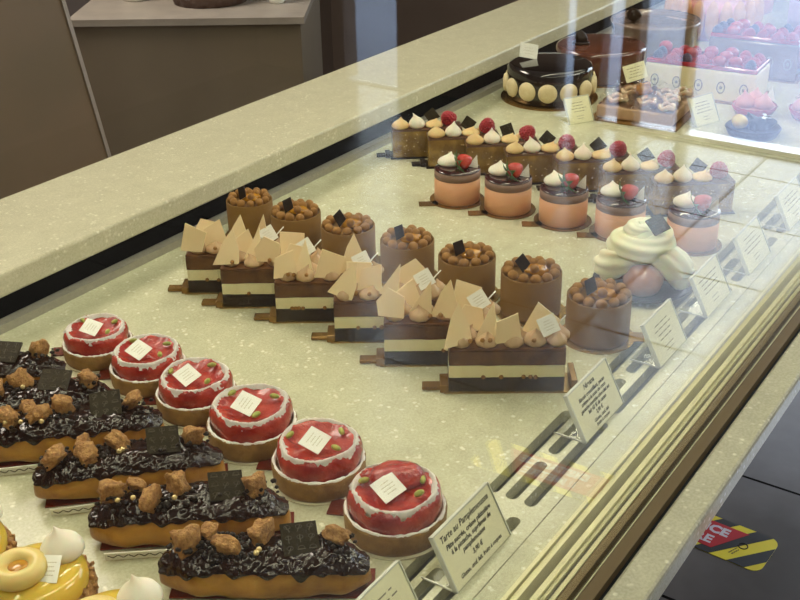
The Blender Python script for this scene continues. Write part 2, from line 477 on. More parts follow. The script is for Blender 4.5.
# front rail: light inner channel with grooves, gasket, brass profile
def rail(name, spans, mat):
    b = B()
    for (y0, y1, z0, z1) in spans: box(b, XE0, XE1, y0, y1, z0, z1)
    return struct(name, b, mat)
rail('trim_4', [(.2735, .2765, -.03, .0035), (.2690, .2728, -.03, .001), (.2665, .2685, -.03, .0045), (.2555, .2595, -.03, .0045), (.2525, .2550, -.03, .0015)], 'brass_light')
rail('trim_5', [(.2485, .2522, -.03, -.001)], 'rubber')
rail('trim_6', [(.2450, .2482, -.03, .0045)], 'brass_light')
rail('trim_7', [(.2238, .2335, -.03, .0035), (.2388, .2448, -.03, .0035)], 'brass')
rail('trim_8', [(.2336, .2343, -.03, .0042)], 'brass_light')
rail('trim_9', [(.2215, .2236, -.03, -.004)], 'rubber')
strip('trim_10', .1945, .2213, -.022, -.0005, 'stone', bev=.003)
strip('trim_11', .62, 1.02, FLOOR, -.062, 'laminate')
# rear rail, black recess and raised stone counter
strip('trim_12', .8865, .8995, -.03, .009, 'steel')
strip('trim_13', .9000, .9100, -.03, .034, 'black')
strip('trim_14', .8900, 1.060, .0345, .0600, 'stone_top', bev=.003)
strip('trim_15', .9105, 1.030, -.03, .0343, 'laminate')
# front pane of the case
pane = struct('window_1', box(B(), XE0, XE1, .2345, .2385, -.02, .60), 'pane')

# floor, walls, ceiling, shop front
struct('floor', box(B(), -1.6, 4.064, -3.2, 3.2, FLOOR - .05, FLOOR), 'tiles')
struct('ceiling', box(B(), -1.65, 4.2, -3.3, 3.3, 1.75, 1.80), 'ceiling')
struct('wall_back', box(B(), -1.6, 4.2, 3.2, 3.3, FLOOR, 1.75), 'plaster')
struct('wall_front', box(B(), -1.6, 4.2, -3.3, -3.2, FLOOR, 1.75), 'plaster')
struct('wall_left', box(B(), -1.7, -1.6, -3.3, 3.3, FLOOR, 1.75), 'plaster')
wb = B()
FX = 4.10
for (y0, y1) in ((.62, 3.2), (-1.48, -1.37), (-3.2, -2.66), (-2.36, -1.56)):
    box(wb, FX, FX + .1, y0, y1, FLOOR, 1.75)
box(wb, FX, FX + .1, -3.2, 3.2, 1.35, 1.75)
struct('wall_right', wb, 'plaster')
fb = B()
for (y0, y1) in ((.59, .62), (-1.015, -.985), (-1.265, -1.195), (-1.37, -1.35)):
    box(fb, FX - .02, FX + .06, y0, y1, FLOOR + .021, 1.35)
struct('door_1', fb, 'frame')
struct('window_2', box(B(), FX + .02, FX + .026, -1.195, -1.015, FLOOR + .021, 1.35), 'pane')
struct('window_3', box(B(), FX + .02, FX + .026, -1.35, -1.265, FLOOR + .021, 1.35), 'pane')
struct('window_4', box(B(), FX + .02, FX + .026, -2.66, -2.36, FLOOR, 1.35), 'pane')
struct('window_5', box(B(), FX + .02, FX + .026, -1.56, -1.48, FLOOR, 1.35), 'pane')
struct('trim_16', box(B(), 4.10, 4.17, -1.35, .62, FLOOR - .02, FLOOR + .02), 'threshold')
struct('trim_17', box(B(), 4.065, 4.0995, -3.2, 3.2, FLOOR - .02, FLOOR + .004), 'rubber')
struct('ground', box(B(), 4.171, 14, -9, 9, FLOOR - .12, FLOOR - .03), 'pavement')

# staff side: cabinet with its worktop, board leaning beside it
cab = thing('cabinet', 'low brown cabinet with pale worktop behind the counter at the top of the photo', 'cabinet', (1.628, 1.999, FLOOR), atan2(1.576 - 1.999, 1.907 - 1.628))
Lc = sqrt(.279 ** 2 + .423 ** 2)
obj('body', box(B(), 0, Lc, 0, .5, 0, .885), 'laminate', cab, False)
obj('worktop', box(B(), -.01, Lc + .01, -.012, .51, .885, .90), 'grey_top', cab, False)
def on_cab(u, v): 
    a = atan2(1.576 - 1.999, 1.907 - 1.628); return (1.628 + u * cos(a) - v * sin(a), 1.999 + u * sin(a) + v * cos(a), FLOOR + .90)
for (u, v, w, d, h, mat, nm_, lb, ct) in (
        (.13, .20, .035, .035, .12, 'paper', 'jar', 'pale jar at the left end of the brown cabinet behind the counter', 'jar'),
        (.47, .14, .018, .018, .10, 'paper', 'white_cup', 'slim white container standing right of the dark bag on the cabinet', 'container')):
    t = thing(nm_, lb, ct, on_cab(u - .03, v))
    obj('body', lathe(B(), [(0, 0), (w * .9, 0), (w, .006), (w, h * .8), (w * .7, h * .9), (0, h * .9)], 24), mat, t)
    obj('lid', lathe(B(), [(0, h * .9), (w * .75, h * .9), (w * .75, h), (0, h)], 24), 'pale_edge', t)
b = B()
lathe(b, [(0, 0), (.085, 0), (.088, .02), (.082, .13), (.07, .15), (0, .15)], 60, mod=lambda t, i, r, z: (r * (1 + .07 * cos(14 * t) * (1 if i in (2, 3, 4) else 0)), z))
tag(obj('pleated_bag', b, 'tin'), 'dark brown pleated bag on the cabinet behind the counter', 'bag').location = on_cab(.28, .17)
b = B(); lathe(b, [(0, 0), (.05, 0), (.07, .04), (.068, .06), (.062, .06), (.048, .006), (0, .006)], 32)
tag(obj('bowl', b, 'pale_edge'), 'shallow beige bowl near the right end of the cabinet worktop', 'bowl').location = on_cab(.40, .30)
bd = thing('leaning_board', 'reddish brown board with a pale edge in the top left corner behind the counter', 'board', (1.0, 1.80, FLOOR))
e0 = (1.444 - 1.0, .076 - FLOOR); e1 = (1.501 - 1.0, -.251 - FLOOR)
dx = (e1[0] - e0[0]) / (e1[1] - e0[1])
xb = e0[0] + dx * (0 - e0[1]); xt = e0[0] + dx * (1.3 - e0[1])
b = B(); vs = [b.verts.new(p) for p in ((xb - 1.0, 0, 0), (xb, 0, 0), (xt, 0, 1.3), (xt - 1.0, 0, 1.3), (xb - 1.0, .03, 0), (xb, .03, 0), (xt, .03, 1.3), (xt - 1.0, .03, 1.3))]
for f in ((0, 1, 2, 3), (7, 6, 5, 4), (0, 4, 5, 1), (1, 5, 6, 2), (2, 6, 7, 3), (3, 7, 4, 0)): b.faces.new([vs[i] for i in f])
obj('panel', b, 'laminate_red', bd, False)
b = B(); w_ = .009; vs = [b.verts.new(p) for p in ((xb, -.004, 0), (xb + w_, -.004, 0), (xt + w_, -.004, 1.3), (xt, -.004, 1.3), (xb, .034, 0), (xb + w_, .034, 0), (xt + w_, .034, 1.3), (xt, .034, 1.3))]
for f in ((0, 1, 2, 3), (7, 6, 5, 4), (0, 4, 5, 1), (1, 5, 6, 2), (2, 6, 7, 3), (3, 7, 4, 0)): b.faces.new([vs[i] for i in f])
obj('edge_strip', b, 'pale_edge', bd, False, label='pale edge strip')

# hazard floor stickers (queue markers)
def text_part(lines, mat, parent, name='lettering'):
    b = B()
    for (s, size, mx, al, sh, bold) in lines:
        me = text_bm(s, size, mx, al, sh, bold=bold); b.from_mesh(me); bpy.data.meshes.remove(me)
    return obj(name, b, mat, parent, False)

def floor_sticker(x, y, label):
    """tip at local origin, body runs along +Y; width .115 along X"""
    W, L = .118, .62
    s = thing('floor_sticker', label, 'sticker', (x, y, FLOOR), radians(-3), 'hazard floor stickers')
    def rr(hw, y0, y1, r):
        pts = []
        for (cx, cy, a0) in ((hw - r, y0 + r, -90), (hw - r, y1 - r, 0), (-hw + r, y1 - r, 90), (-hw + r, y0 + r, 180)):
            for q in range(7): a = radians(a0 + 15 * q); pts.append((cx + r * cos(a), cy + r * sin(a)))
        return pts
    def slab(pts, z0, z1):
        b = B(); lo = [b.verts.new((p[0], p[1], z0)) for p in pts]; hi = [b.verts.new((p[0], p[1], z1)) for p in pts]
        b.faces.new(lo[::-1]); b.faces.new(hi); m = len(pts)
        for q in range(m): b.faces.new((lo[q], lo[(q + 1) % m], hi[(q + 1) % m], hi[q]))
        return b
    out = rr(W / 2, 0, L, .022)
    obj('backing', slab(out, 0.0002, .0010), 'yellow', s, False)
    # diagonal black stripes clipped to the rounded outline
    b = B()
    for q in range(-4, 18):
        y0 = q * .072 - .014
        bb = B()
        bm2 = slab(out, .0010, .0014)
        geom = lambda m_: list(m_.verts) + list(m_.edges) + list(m_.faces)
        nrm = Vector((.75, 1, 0)).normalized()
        for sgn, yy in ((-1, y0), (1, y0 + .036)):
            bmesh.ops.bisect_plane(bm2, geom=geom(bm2), plane_co=(0, yy, 0), plane_no=nrm * sgn, clear_outer=True)
            es = [e for e in bm2.edges if e.is_boundary]
            if es: bmesh.ops.holes_fill(bm2, edges=es)
        me = bpy.data.meshes.new('x'); bm2.to_mesh(me); bm2.free(); b.from_mesh(me); bpy.data.meshes.remove(me); bb.free()
    obj('black_stripes', b, 'hazblack', s, False)
    pts = [(-.041, .105), (.041, .058), (.038, L - .1), (-.038, L - .1)]
    obj('red_panel', slab(pts, .0014, .0018), 'hazred', s, False)
    # lettering reads along -Y (towards the tip)
    base = T(0, 0, .0018) @ RZ(-90)
    text_part([('DISTANCE', .034, base @ T(-.092, .007, 0), 'RIGHT', 0, .0016), ('1 METRE', .034, base @ T(-.112, -.029, 0), 'RIGHT', 0, .0012)], 'hazwhite', s)
    b = B(); mx = T(0, .055, .0016) @ RZ(-20)
    tube(b, [mx @ Vector((.009 * cos(a * TAU / 20), .009 * sin(a * TAU / 20), 0)) for a in range(20)], .0012, 6, True)
    rnd = random.Random(3); strokes(b, mx @ T(.030, 0, 0) @ RZ(0), .030, .014, 2, rnd); strokes(b, mx @ T(-.026, 0, 0), .026, .012, 2, rnd)
    obj('emblem', b, 'hazblack', s, False)
    return s
floor_sticker(1.805, .378, 'black and yellow hazard sticker with red panel on the dark tiles at bottom right')
floor_sticker(1.812, -.567, 'hazard sticker seen only as a pale reflection in the front glass')

# light bars that light the case
def light_bar(y, z, label, s, w=.03, x0=-.3, x1=3.2):
    t = thing('light_bar', label, 'lamp', (0, y, z), 0, 'light bars of the case')
    obj('housing', box(B(), x0, x1, -w / 2 - .004, w / 2 + .004, 0, .018), 'lamp_body', t, False)
    for x in (x0 + .1, x1 - .1): obj('hanging_rod', box(B(), x - .004, x + .004, -.004, .004, .018, 1.75 - z), 'lamp_body', t, False)
    obj('diffuser', box(B(), x0 + .005, x1 - .005, -w / 2, w / 2, -.004, -.0002), M_emit('led_light', (1.0, .94, .68), s), t, False)
light_bar(.2590, .58, 'slim light bar along the top of the front glass', 19, x1=2.3)
light_bar(.72, .66, 'slim light bar above the rear of the case', 24, x1=2.3)

# ------------------------------------------------------------------ pastries
PL = ['furthest back against the black strip', 'second from the back', 'third from the back', 'third from the front glass', 'second from the front glass', 'nearest the front glass']

# grapefruit tarts
def tart(x, y, label, seed, mound=False):
    rnd = random.Random(seed)
    t = thing('grapefruit_tart', label, 'tart', (x, y, 0), face_cam(x, y), 'grapefruit tarts')
    R = .0368
    card = B(); lathe(card, [(0, .0002), (R + .0012, .0002), (R + .0012, .0012), (0, .0012)], 48)
    obj('clear_plate', card, 'clear_edge', t, False)
    card = B(); box(card, -.052, -.028, .004, .022, .0004, .0016, RZ(-12))
    obj('card_tab', card, 'redcard', t, False, label='red brown card tab')
    b = B()
    lathe(b, [(0, .0012), (R - .0015, .0012), (R - .0005, .004), (R + .0002, .0175), (R - .0008, .0190), (R - .0028, .0185), (R - .0030, .014), (0, .014)], 64,
          mod=lambda a, i, r, z: (r * (1 + .006 * noise.noise(Vector((cos(a) * 3, sin(a) * 3, i + seed)))), z))
    obj('crust', b, 'crust', t)
    b = B()
    lob = [rnd.uniform(0, TAU) for _ in range(5)]
    def bulge(a): return sum(.030 * cos(3 * (a - l)) for l in lob[:2]) + .018 * cos(7 * a + lob[2])
    H0 = .020 + (.002 if mound else 0)
    def mod(a, i, r, z):
        k = 1 + bulge(a) * min(1, r / .03) * .75 + .022 * noise.noise(Vector((cos(a) * 4, sin(a) * 4, z * 160 + seed)))
        zz = z + .0030 * noise.noise(Vector((r * cos(a) * 70, r * sin(a) * 70, seed * 1.0))) - .0012 * abs(math.sin(r * cos(a + seed) * 210)) * (1 if z > .03 and r < .028 else 0)
        return r * k, zz
    lathe(b, [(.0320, .015), (.0328, .018), (.0338, .0225), (.0337, .0275), (.0322, .032), (.0300, .0342), (.0265, .0345), (.0232, .0325), (.018, .0310), (.012, .0314), (.006, .0318), (0, .0320)], 72, mod=mod)
    fr = obj('grapefruit', b, 'grapefruit', t)
    if mound:
        b = B(); ball(b, (.001, .012, .034), .017, 3, (1.15, .85, .62), amp=.25, freq=80, seed=3); obj('grapefruit_segment', b, 'grapefruit', t)
    # icing sugar ring: irregular thin crust over the shoulder
    b = B(); n = 110; ring = []
    for k in range(n):
        a = TAU * k / n; kk = 1 + bulge(a) * .75
        wv = noise.noise(Vector((cos(a) * 2.2, sin(a) * 2.2, seed * 5.0)))
        ww = .0036 + .0022 * wv + .0012 * noise.noise(Vector((cos(a) * 14, sin(a) * 14, 1)))
        if mound and 30 < math.degrees(a) % 360 < 150: ww *= .35
        row = []
        for q in range(7):
            u = (q / 6 - .5) * 2
            rad = (.0293 + u * ww * (1 if u < 0 else .75) + .0009 * noise.noise(Vector((cos(a) * 26, sin(a) * 26, q * .6)))) * kk
            z = .0346 - (.0010 if u < 0 else .0034) * u * u - (.0014 if u < 0 else .0010) * abs(u) + .0014 * (1 - u * u) + .0007 * noise.noise(Vector((cos(a) * 22, sin(a) * 22, q)))
            row.append(b.verts.new((rad * cos(a), rad * sin(a), z)))
        ring.append(row)
    for k in range(n):
        A, B2 = ring[k], ring[(k + 1) % n]
        for q in range(6): b.faces.new((A[q], A[q + 1], B2[q + 1], B2[q]))
    r2 = bmesh.ops.solidify(b, geom=list(b.faces), thickness=.0008)
    obj('icing_sugar_ring', b, 'sugar', t)
    b = B()  # dusting along the crust edge
    tube(b, [((R - .0018) * cos(TAU * k / 90), (R - .0018) * sin(TAU * k / 90), .0186 + .0006 * rnd.uniform(-1, 1)) for k in range(90)], lambda f_: .0013 + .0006 * noise.noise(Vector((f_ * 25, seed, 0))), 6, True)
    obj('crust_sugar', b, 'sugar', t)
    for a0, rr in ((rnd.uniform(.2, .9), .021), (rnd.uniform(2.0, 3.2), .023), (rnd.uniform(4.6, 5.9), .019)):
        b = B(); ball(b, (rr * cos(a0), rr * sin(a0), .0352), .0046, 2, (1, .52, .5), Matrix.Rotation(rnd.uniform(0, 3), 3, 'Z'), .15, 90, seed)
        obj('pistachio', b, 'pistachio', t)
    paper_tag(t, T(-.004 + rnd.uniform(-.003, .003), -.006, .0385) @ RX(24) @ RZ(45 + rnd.uniform(-10, 10)), .0185, rnd)
    return t

for i, (px, py, ts) in enumerate([(.5997, .7695, .90), (.5934, .6948, .95), (.5838, .6253, .965), (.5723, .5500, 1.03), (.5607, .4699, 1.02), (.5424, .3835, 1.05)]):
    c = Vector((px, py))
    tt = tart(c.x, c.y, 'round red grapefruit tart, ' + PL[i] + ' in its row' + (' with a raised red mound' if i == 5 else ''), 11 + i, i == 5)
    tt.scale = (ts, ts, ts)

# eclairs
EC = [((.437, .847), (.529, .737)), ((.426, .768), (.521, .661)), ((.416, .702), (.517, .601)),
      ((.405, .624), (.505, .523)), ((.394, .550), (.483, .440)), ((.383, .475), (.465, .350))]
ECL = ['mostly cut off at the left edge', 'second from the back, cut by the left edge', 'third from the back, its left end at the photo edge',
       'third from the front, whole, with white paper strip under its left end', 'second from the front, square plaque near its right end', 'at the bottom of the photo nearest the front glass']
def eclair(p0, p1, label, seed):
    rnd = random.Random(seed)
    a = Vector(p0); b_ = Vector(p1); d = (b_ - a).normalized(); L = .148
    nrm = Vector((-d.y, d.x)); c = (a + b_) / 2 + nrm * .016
    t = thing('chocolate_eclair', label, 'eclair', (c.x, c.y, 0), atan2(d.y, d.x), 'chocolate eclairs')
    obj('card_tray', box(B(), -.066, .076, -.012, .018, .0003, .0016, bev=.0002), 'redcard', t, False, label='red brown card tray')
    pf = obj('paper_strip', box(B(), -.060, -.012, -.0004, .0004, 0, .0085, T(0, -.0235, .001) @ RX(18)), 'paper', t, False, label='white paper strip with dark zigzag print')
    b = B(); mm = T(0, -.0235, .001) @ RX(18)
    for q in range(6):
        x = -.056 + q * .0075
        for s in (-1, 1): box(b, -.0022, .0022, -.0003, .0003, -.0002, .0002, mm @ T(x + (s + 1) * .0018, -.0007, .0045) @ RX(90) @ RZ(40 * s))
    obj('zigzag_print', b, 'ink', pf, False)
    obj('choux_body', loaf(B(), L, .043, .035, .0012, amp=.09, seed=seed, n=36, m=40), 'choux', t)
    g = loaf(B(), L, .043, .035, .0012, n=44, m=120, amp=.09, seed=seed, off=.0026, th0=24, th1=156, cut=.05, wavy=.36, rough=.0011)
    obj('chocolate_glaze', g, 'glaze', t)
    top = .0385
    # chocolate plaque with embossed marks
    px = rnd.uniform(.022, .034); pm = T(px, .001, top + .0035) @ RZ(rnd.uniform(-14, 14)) @ RX(rnd.uniform(14, 34)) @ RY(rnd.uniform(-8, 8))
    pq = obj('chocolate_plaque', box(B(), -.0125, .0125, -.0115, .0115, -.001, .001, pm), 'plaque', t, False)
    b = B()
    for q in range(9):
        box(b, -.0028, .0028, -.0003, .0003, 0, .0003, pm @ T((q % 3 - 1) * .008, (q // 3 - 1) * .0075, .001) @ RZ(rnd.choice((0, 90, 60, -60))))
        tube(b, [pm @ T((q % 3 - 1) * .008, (q // 3 - 1) * .0075 + .001, .0011) @ Vector((.0022 * cos(s * TAU / 10), .0014 * sin(s * TAU / 10), 0)) for s in range(10)], .0002, 5, True)
    obj('relief', b, 'relief', pq, False)
    # praline chunks
    for q, (x, y, r) in enumerate(((-.050, rnd.uniform(-.006, .004), .0115), (-.026, rnd.uniform(-.009, -.002), .0108), (-.004, rnd.uniform(.000, .008), .0120), (.052, rnd.uniform(-.002, .006), .0100), (-.036, .011, .0080))):
        bb = B(); rock(bb, (x + rnd.uniform(-.004, .004), y, top + r * .28), r, seed * 3 + q, (1, .9, .62)); obj('praline_chunk', bb, 'praline', t)
    bb = B()
    for q in range(120):
        x = rnd.gauss(-.026, .022) if q < 98 else rnd.uniform(.040, .066); x = max(-.064, min(.066, x)); y = rnd.uniform(-.015, .015)
        zz = top + .001 - (abs(y) / .018) ** 3 * .007 - (max(0, abs(x) - .052) / .02) ** 2 * .006
        ball(bb, (x, y, zz), rnd.uniform(.0009, .0024), 2, (1, .9, .8), amp=.5, freq=900, seed=q)
    obj('chocolate_crumbs', bb, 'dark_choc', t, kind='stuff')
    for q in range(3):
        x = rnd.uniform(-.055, .012); y = rnd.uniform(-.014, -.004)
        bb = B(); ball(bb, (x, y, top + .0028), .0021, 2); obj('gold_pearl', bb, 'pearl', t)
    return t
for i, (p0, p1) in enumerate(EC): eclair(p0, p1, 'chocolate eclair, ' + ECL[i], 31 + i)

# lemon tarts, bottom left
def lemon(x, y, label, seed):
    rnd = random.Random(seed)
    t = thing('lemon_tart', label, 'tart', (x, y, 0), face_cam(x, y) + radians(-8), 'lemon tarts')
    b = B(); lathe(b, [(0, .0005), (.034, .0005), (.0365, .004), (.0375, .014), (.036, .020), (.032, .021), (0, .018)], 64,
                   mod=lambda a, i, r, z: (r * (1 + .03 * noise.noise(Vector((cos(a) * 5, sin(a) * 5, i + seed)))), z))
    obj('crumble_base', b, 'praline', t)
    b = B()
    for q in range(150):
        a = rnd.uniform(0, TAU); r = rnd.uniform(.032, .0372); ball(b, (r * cos(a), r * sin(a), rnd.uniform(.010, .022)), rnd.uniform(.0012, .0028), 1, (1.2, .8, 1), Matrix.Rotation(a * 3, 3, 'Z'))
    obj('nut_crumbs', b, 'praline', t, kind='stuff')
    b = B(); lathe(b, [(.032, .016), (.0335, .022), (.0325, .029), (.028, .034), (.020, .0365), (0, .0375)], 56); obj('lemon_curd', b, 'lemon', t)
    b = B(); tube(b, [(-.010 + .0125 * cos(a * TAU / 36), -.006 + .0125 * sin(a * TAU / 36), .0415) for a in range(36)], .0066, 12, True); obj('cream_ring', b, 'lemonring', t)
    b = B(); lathe(b, [(0, .042), (.008, .042), (.007, .044), (0, .0445)], 20, mx=T(-.010, -.006, 0)); obj('gel_centre', b, 'caramel', t)
    b = B(); kiss(b, (.018, .010, .0345), .0148, .024, (-.3, .1), 30); obj('meringue_drop', b, 'meringue', t)
    paper_tag(t, T(.010, -.011, .0405) @ RZ(-18) @ RX(30), .019, rnd, .013)
    return t
lemon(.330, .612, 'lemon tart cut by the left photo edge, furthest back of the yellow ones', 51)
lemon(.338, .536, 'lemon tart with meringue drop and tag, fullest of those in the bottom left corner', 52)
lemon(.333, .457, 'lemon tart cut by the bottom photo edge below the last eclair', 53)

# layered chocolate slices with blond shards
SL = [(.744, .790), (.739, .736), (.744, .668), (.743, .593), (.732, .526), (.724, .450)]
SLL = ['furthest back left, under the first caramel cup', 'second from the back of the row', 'third from the back of the row', 'fourth from the back, left half hidden by its neighbour', 'second from the front of the row', 'frontmost and fully visible, above the slotted strip']
def layer_slice(p, label, seed):
    rnd = random.Random(seed); d = Vector((.553, -.833)).normalized(); n_ = Vector((-d.y, d.x))
    L, W = .104, .030
    c = Vector(p) + d * L / 2 + n_ * W / 2
    t = thing('chocolate_layer_slice', label, 'cake slice', (c.x, c.y, 0), atan2(d.y, d.x), 'layered chocolate slices')
    h = L / 2; w = W / 2
    obj('card_tray', box(B(), -h - .004, h + .012, -w - .002, w + .002, .0003, .0014), 'goldcard', t, False)
    b = B(); box(b, -h - .024, -h - .004, -w + .004, -w + .015, .0004, .0040, bev=.001); box(b, -h - .008, -h + .0002, -w - .001, w * .4, .0004, .0085, bev=.001)
    obj('card_handle', b, 'browncard', t, False, label='brown gold tab at the left end')
    obj('card_end', box(B(), h + .006, h + .0115, -w - .001, w + .001, .0014, .013, bev=.0006), 'browncard', t, False)
    def lay(nm2, z0, z1, m, ex=0):
        b = B(); box(b, -h - ex, h + ex, -w - ex, w + ex, z0, z1, bev=.0008)
        bmesh.ops.subdivide_edges(b, edges=[e for e in b.edges if e.calc_length() > .02], cuts=14, use_grid_fill=True)
        for v in b.verts:
            v.co.y += .0005 * noise.noise(v.co * 160 + Vector((seed, 0, 0))); v.co.z += .0004 * noise.noise(v.co * 120 + Vector((seed, 5, 0)))
        return obj(nm2, b, m, t, False)
    lay('dark_cake_layer', .0014, .0155, 'darkcake')
    lay('vanilla_layer', .0155, .0280, 'cream', -.0002)
    lay('milk_mousse_layer', .0280, .0425, 'milk')
    b = B(); box(b, -h, h, -w, w, .0425, .0455, bev=.0012); obj('milk_glaze_top', b, 'milk', t, False)
    b = B()
    for q in range(rnd.randint(4, 6)):
        ball(b, (rnd.uniform(-h + .015, h - .02), -w - .0002, .0165 + rnd.uniform(-.0005, .0008)), .0021, 2)
    obj('crisp_pearls', b, 'cocoa_ball', t, kind='stuff')
    b = B(); box(b, -h - .0022, h + .0018, -w - .0016, -w - .0012, .0014, .0440); obj('clear_film', b, 'film', t, False)
    z = .0455
    for q, x in enumerate((-.040, -.019, .004, .026, .043)):
        b = B(); kiss(b, (x + rnd.uniform(-.002, .002), -.006 + rnd.uniform(-.002, .003), z), .0105 if q % 2 else .0092, rnd.uniform(.013, .017), (rnd.uniform(-.9, .9), rnd.uniform(-.3, .6)), 32, .045, q)
        kiss(b, (x + .006, .006, z), .0085, .013, (rnd.uniform(-.9, .9), .3), 32, .05, q)
        obj('ganache_blob', b, 'blob', t)
    shp = [[(-.011, 0), (.013, .002), (.010, .028), (-.009, .021)], [(-.015, 0), (.012, 0), (.013, .014), (.008, .037), (-.002, .025)], [(-.010, 0), (.011, 0), (.006, .034)], [(-.013, 0), (.012, 0), (.018, .021), (-.006, .030)], [(-.014, .004), (.010, .001), (.012, .021), (-.003, .030), (-.015, .018)]]
    rnd.shuffle(shp)
    for q, x in enumerate((-.043, -.021, .002, .024)):
        pz = z + .0035 + (.002 if q % 2 else 0)
        mm = T(x + rnd.uniform(-.003, .003), (-.013, -.0055, -.011, -.001)[q] + rnd.uniform(-.001, .001), pz) @ RZ(rnd.uniform(-24, 24)) @ RX(90 - rnd.uniform(4, 22)) @ RZ(rnd.uniform(-12, 14))
        obj('blond_shard', sheet(B(), shp[q % 5], .0011, mm, rnd.uniform(-.10, .10)), 'blond', t, False)
    mm = T(-.028, .012, z + .001) @ RZ(20) @ RX(80) @ RZ(10); obj('blond_shard', sheet(B(), shp[4], .0011, mm, .1), 'blond', t, False)
    for q in range(4):
        b = B(); ball(b, (rnd.uniform(-.04, .04), -.014, z + .0065 + rnd.uniform(0, .002)), .0022, 2); obj('crisp_pearl', b, 'cocoa_ball', t)
    tg = paper_tag(t, T(.036, -.006, z + .0185) @ RX(58) @ RZ(28 + rnd.uniform(-6, 6)), .0165, rnd)
    b = B(); tube(b, [(.040, -.004, z + .010), (.046, .000, z + .018), (.052, .002, z + .024)], .0006, 6); obj('tag_pick', b, 'paper', t)
    return t
for i, p in enumerate(SL): layer_slice(p, 'layered chocolate slice, ' + SLL[i], 71 + i)

# caramel cups
CUPS = [(.8995, .8365), (.8985, .766), (.8995, .6915), (.902, .614), (.9015, .5385), (.904, .4640), (.892, .3837)]
CL = ['furthest back, beside the black strip', 'second from the back', 'third from the back', 'in the middle of the row of seven', 'third from the front', 'second from the front, its plaque a dark diamond', 'frontmost, on its own beside the slots']
def caramel_cup(x, y, label, seed):
    rnd = random.Random(seed)
    t = thing('caramel_cup_cake', label, 'small cake', (x, y, 0), face_cam(x, y), 'caramel velvet cups')
    R, H = .0312, .0465
    b = B(); lathe(b, [(0, .0003), (R + .0055, .0003), (R + .0055, .0014), (0, .0014)], 48); box(b, .030, .046, -.006, .012, .0003, .0013)
    obj('gold_card', b, 'goldcard', t, False)
    b = B(); lathe(b, [(0, .0014), (R - .002, .0014), (R - .0002, .003), (R, .006), (R, H - .001), (R - .0007, H), (R - .0016, H - .0005), (R - .002, H - .004), (0, H - .004)], 64)
    obj('velvet_shell', b, 'cocoa', t)
    n = 12; ph = rnd.uniform(0, 1)
    for k in range(n):
        a = TAU * (k + ph) / n; r = R - .0072 + rnd.uniform(-.0008, .0008)
        b = B(); ball(b, (r * cos(a), r * sin(a), H + .0005 + rnd.uniform(0, .0012)), .0056 + rnd.uniform(-.0004, .0005), 2, (1, 1, .92)); obj('cocoa_ball', b, 'cocoa_ball', t)
    b = B()
    ball(b, (.004, 0, H + .0015), .0115, 3, (1.05, .95, .40), amp=.35, freq=190, seed=seed); obj('caramel_gel', b, 'caramel', t)
    for k in range(4):
        b = B(); ball(b, ((-.006, .002, .010, .003)[k], (.010, .009, .006, -.007)[k], H + .0045), .0050, 2); obj('cocoa_ball', b, 'cocoa_ball', t)
    mm = T(-.0085, -.003, H + .0075) @ RZ(rnd.uniform(-45, 25)) @ RX(75 + rnd.uniform(-10, 10)) @ RZ(rnd.uniform(20, 50))
    obj('chocolate_plaque', sheet(B(), [(-.006, -.006), (.006, -.004), (.0075, .009), (-.0040, .0085)], .0014, mm, .05), 'dark_choc', t, False)
    return t
for i, (x, y) in enumerate(CUPS):
    cs = (.87, .93, .965, .94, .965, .99, 1.0)[i]
    caramel_cup(x, y, 'caramel cup cake with cocoa balls, ' + CL[i], 91 + i).scale = (cs, cs, 1.0)

# strawberry
def strawberry(parent, c, r, rot, seed):
    b = B()
    mx = T(*c) @ rot
    lathe(b, [(0, -r * .55), (r * .55, -r * .5), (r * .95, -r * .1), (r, r * .25), (r * .86, r * .7), (r * .55, r * 1.15), (r * .22, r * 1.42), (0, r * 1.5)], 28, mx=mx)
    s = obj('strawberry', b, 'straw', parent)
    b = B()
    for k in range(6):
        a = TAU * k / 6
        mm = mx @ T(0, 0, -r * .52) @ Matrix.Rotation(a, 4, 'Z') @ RY(-8)
        sheet(b, [(.0, -.0016), (r * .8, -.0030), (r * 1.75, 0), (r * .8, .0030), (0, .0016)], .0005, mm @ RY(12), .6)
    obj('leaves', b, 'leaf', s, False)
    return s

def straw_cup(x, y, label, seed):
    rnd = random.Random(seed)
    t = thing('strawberry_mousse_cake', label, 'small cake', (x, y, 0), face_cam(x, y), 'strawberry topped mousse cakes')
    R = .0290
    b = B(); lathe(b, [(0, .0003), (R + .006, .0003), (R + .006, .0014), (0, .0014)], 48); box(b, -.050, -.026, -.020, -.006, .0003, .0014, RZ(6))
    obj('gold_card', b, 'browncard', t, False)
    b = B(); lathe(b, [(0, .0014), (R - .001, .0014), (R, .0025), (R, .0325), (0, .0325)], 56); obj('salmon_mousse', b, 'salmon', t)
    b = B(); lathe(b, [(0, .0325), (R + .0001, .0325), (R + .0001, .0420), (0, .0420)], 56); obj('grey_mousse', b, 'greymousse', t)
    b = B(); lathe(b, [(0, .0422), (R - .0002, .0421), (R, .0430), (R - .001, .0442), (R * .7, .0450), (0, .0452)], 56); obj('mirror_glaze', b, 'redglaze', t)
    b = B(); kiss(b, (-.011, .008, .0445), .0140, .0165, (rnd.uniform(-.3, .5), .3), 24, .03); obj('meringue_drop', b, 'meringue', t)
    ax = rnd.uniform(-15, 15)
    strawberry(t, (.005, -.010, .0540), .0098, RZ(ax + 28) @ RY(rnd.uniform(55, 78)), seed)
    mm = T(.0190, -.004, .0452) @ RZ(rnd.uniform(-15, 15)) @ RX(78) @ RZ(-12)
    tg = obj('paper_tag', sheet(B(), [(-.006, 0), (.007, 0), (.002, .0165)], .0006, mm), 'paper', t, False)
    return t
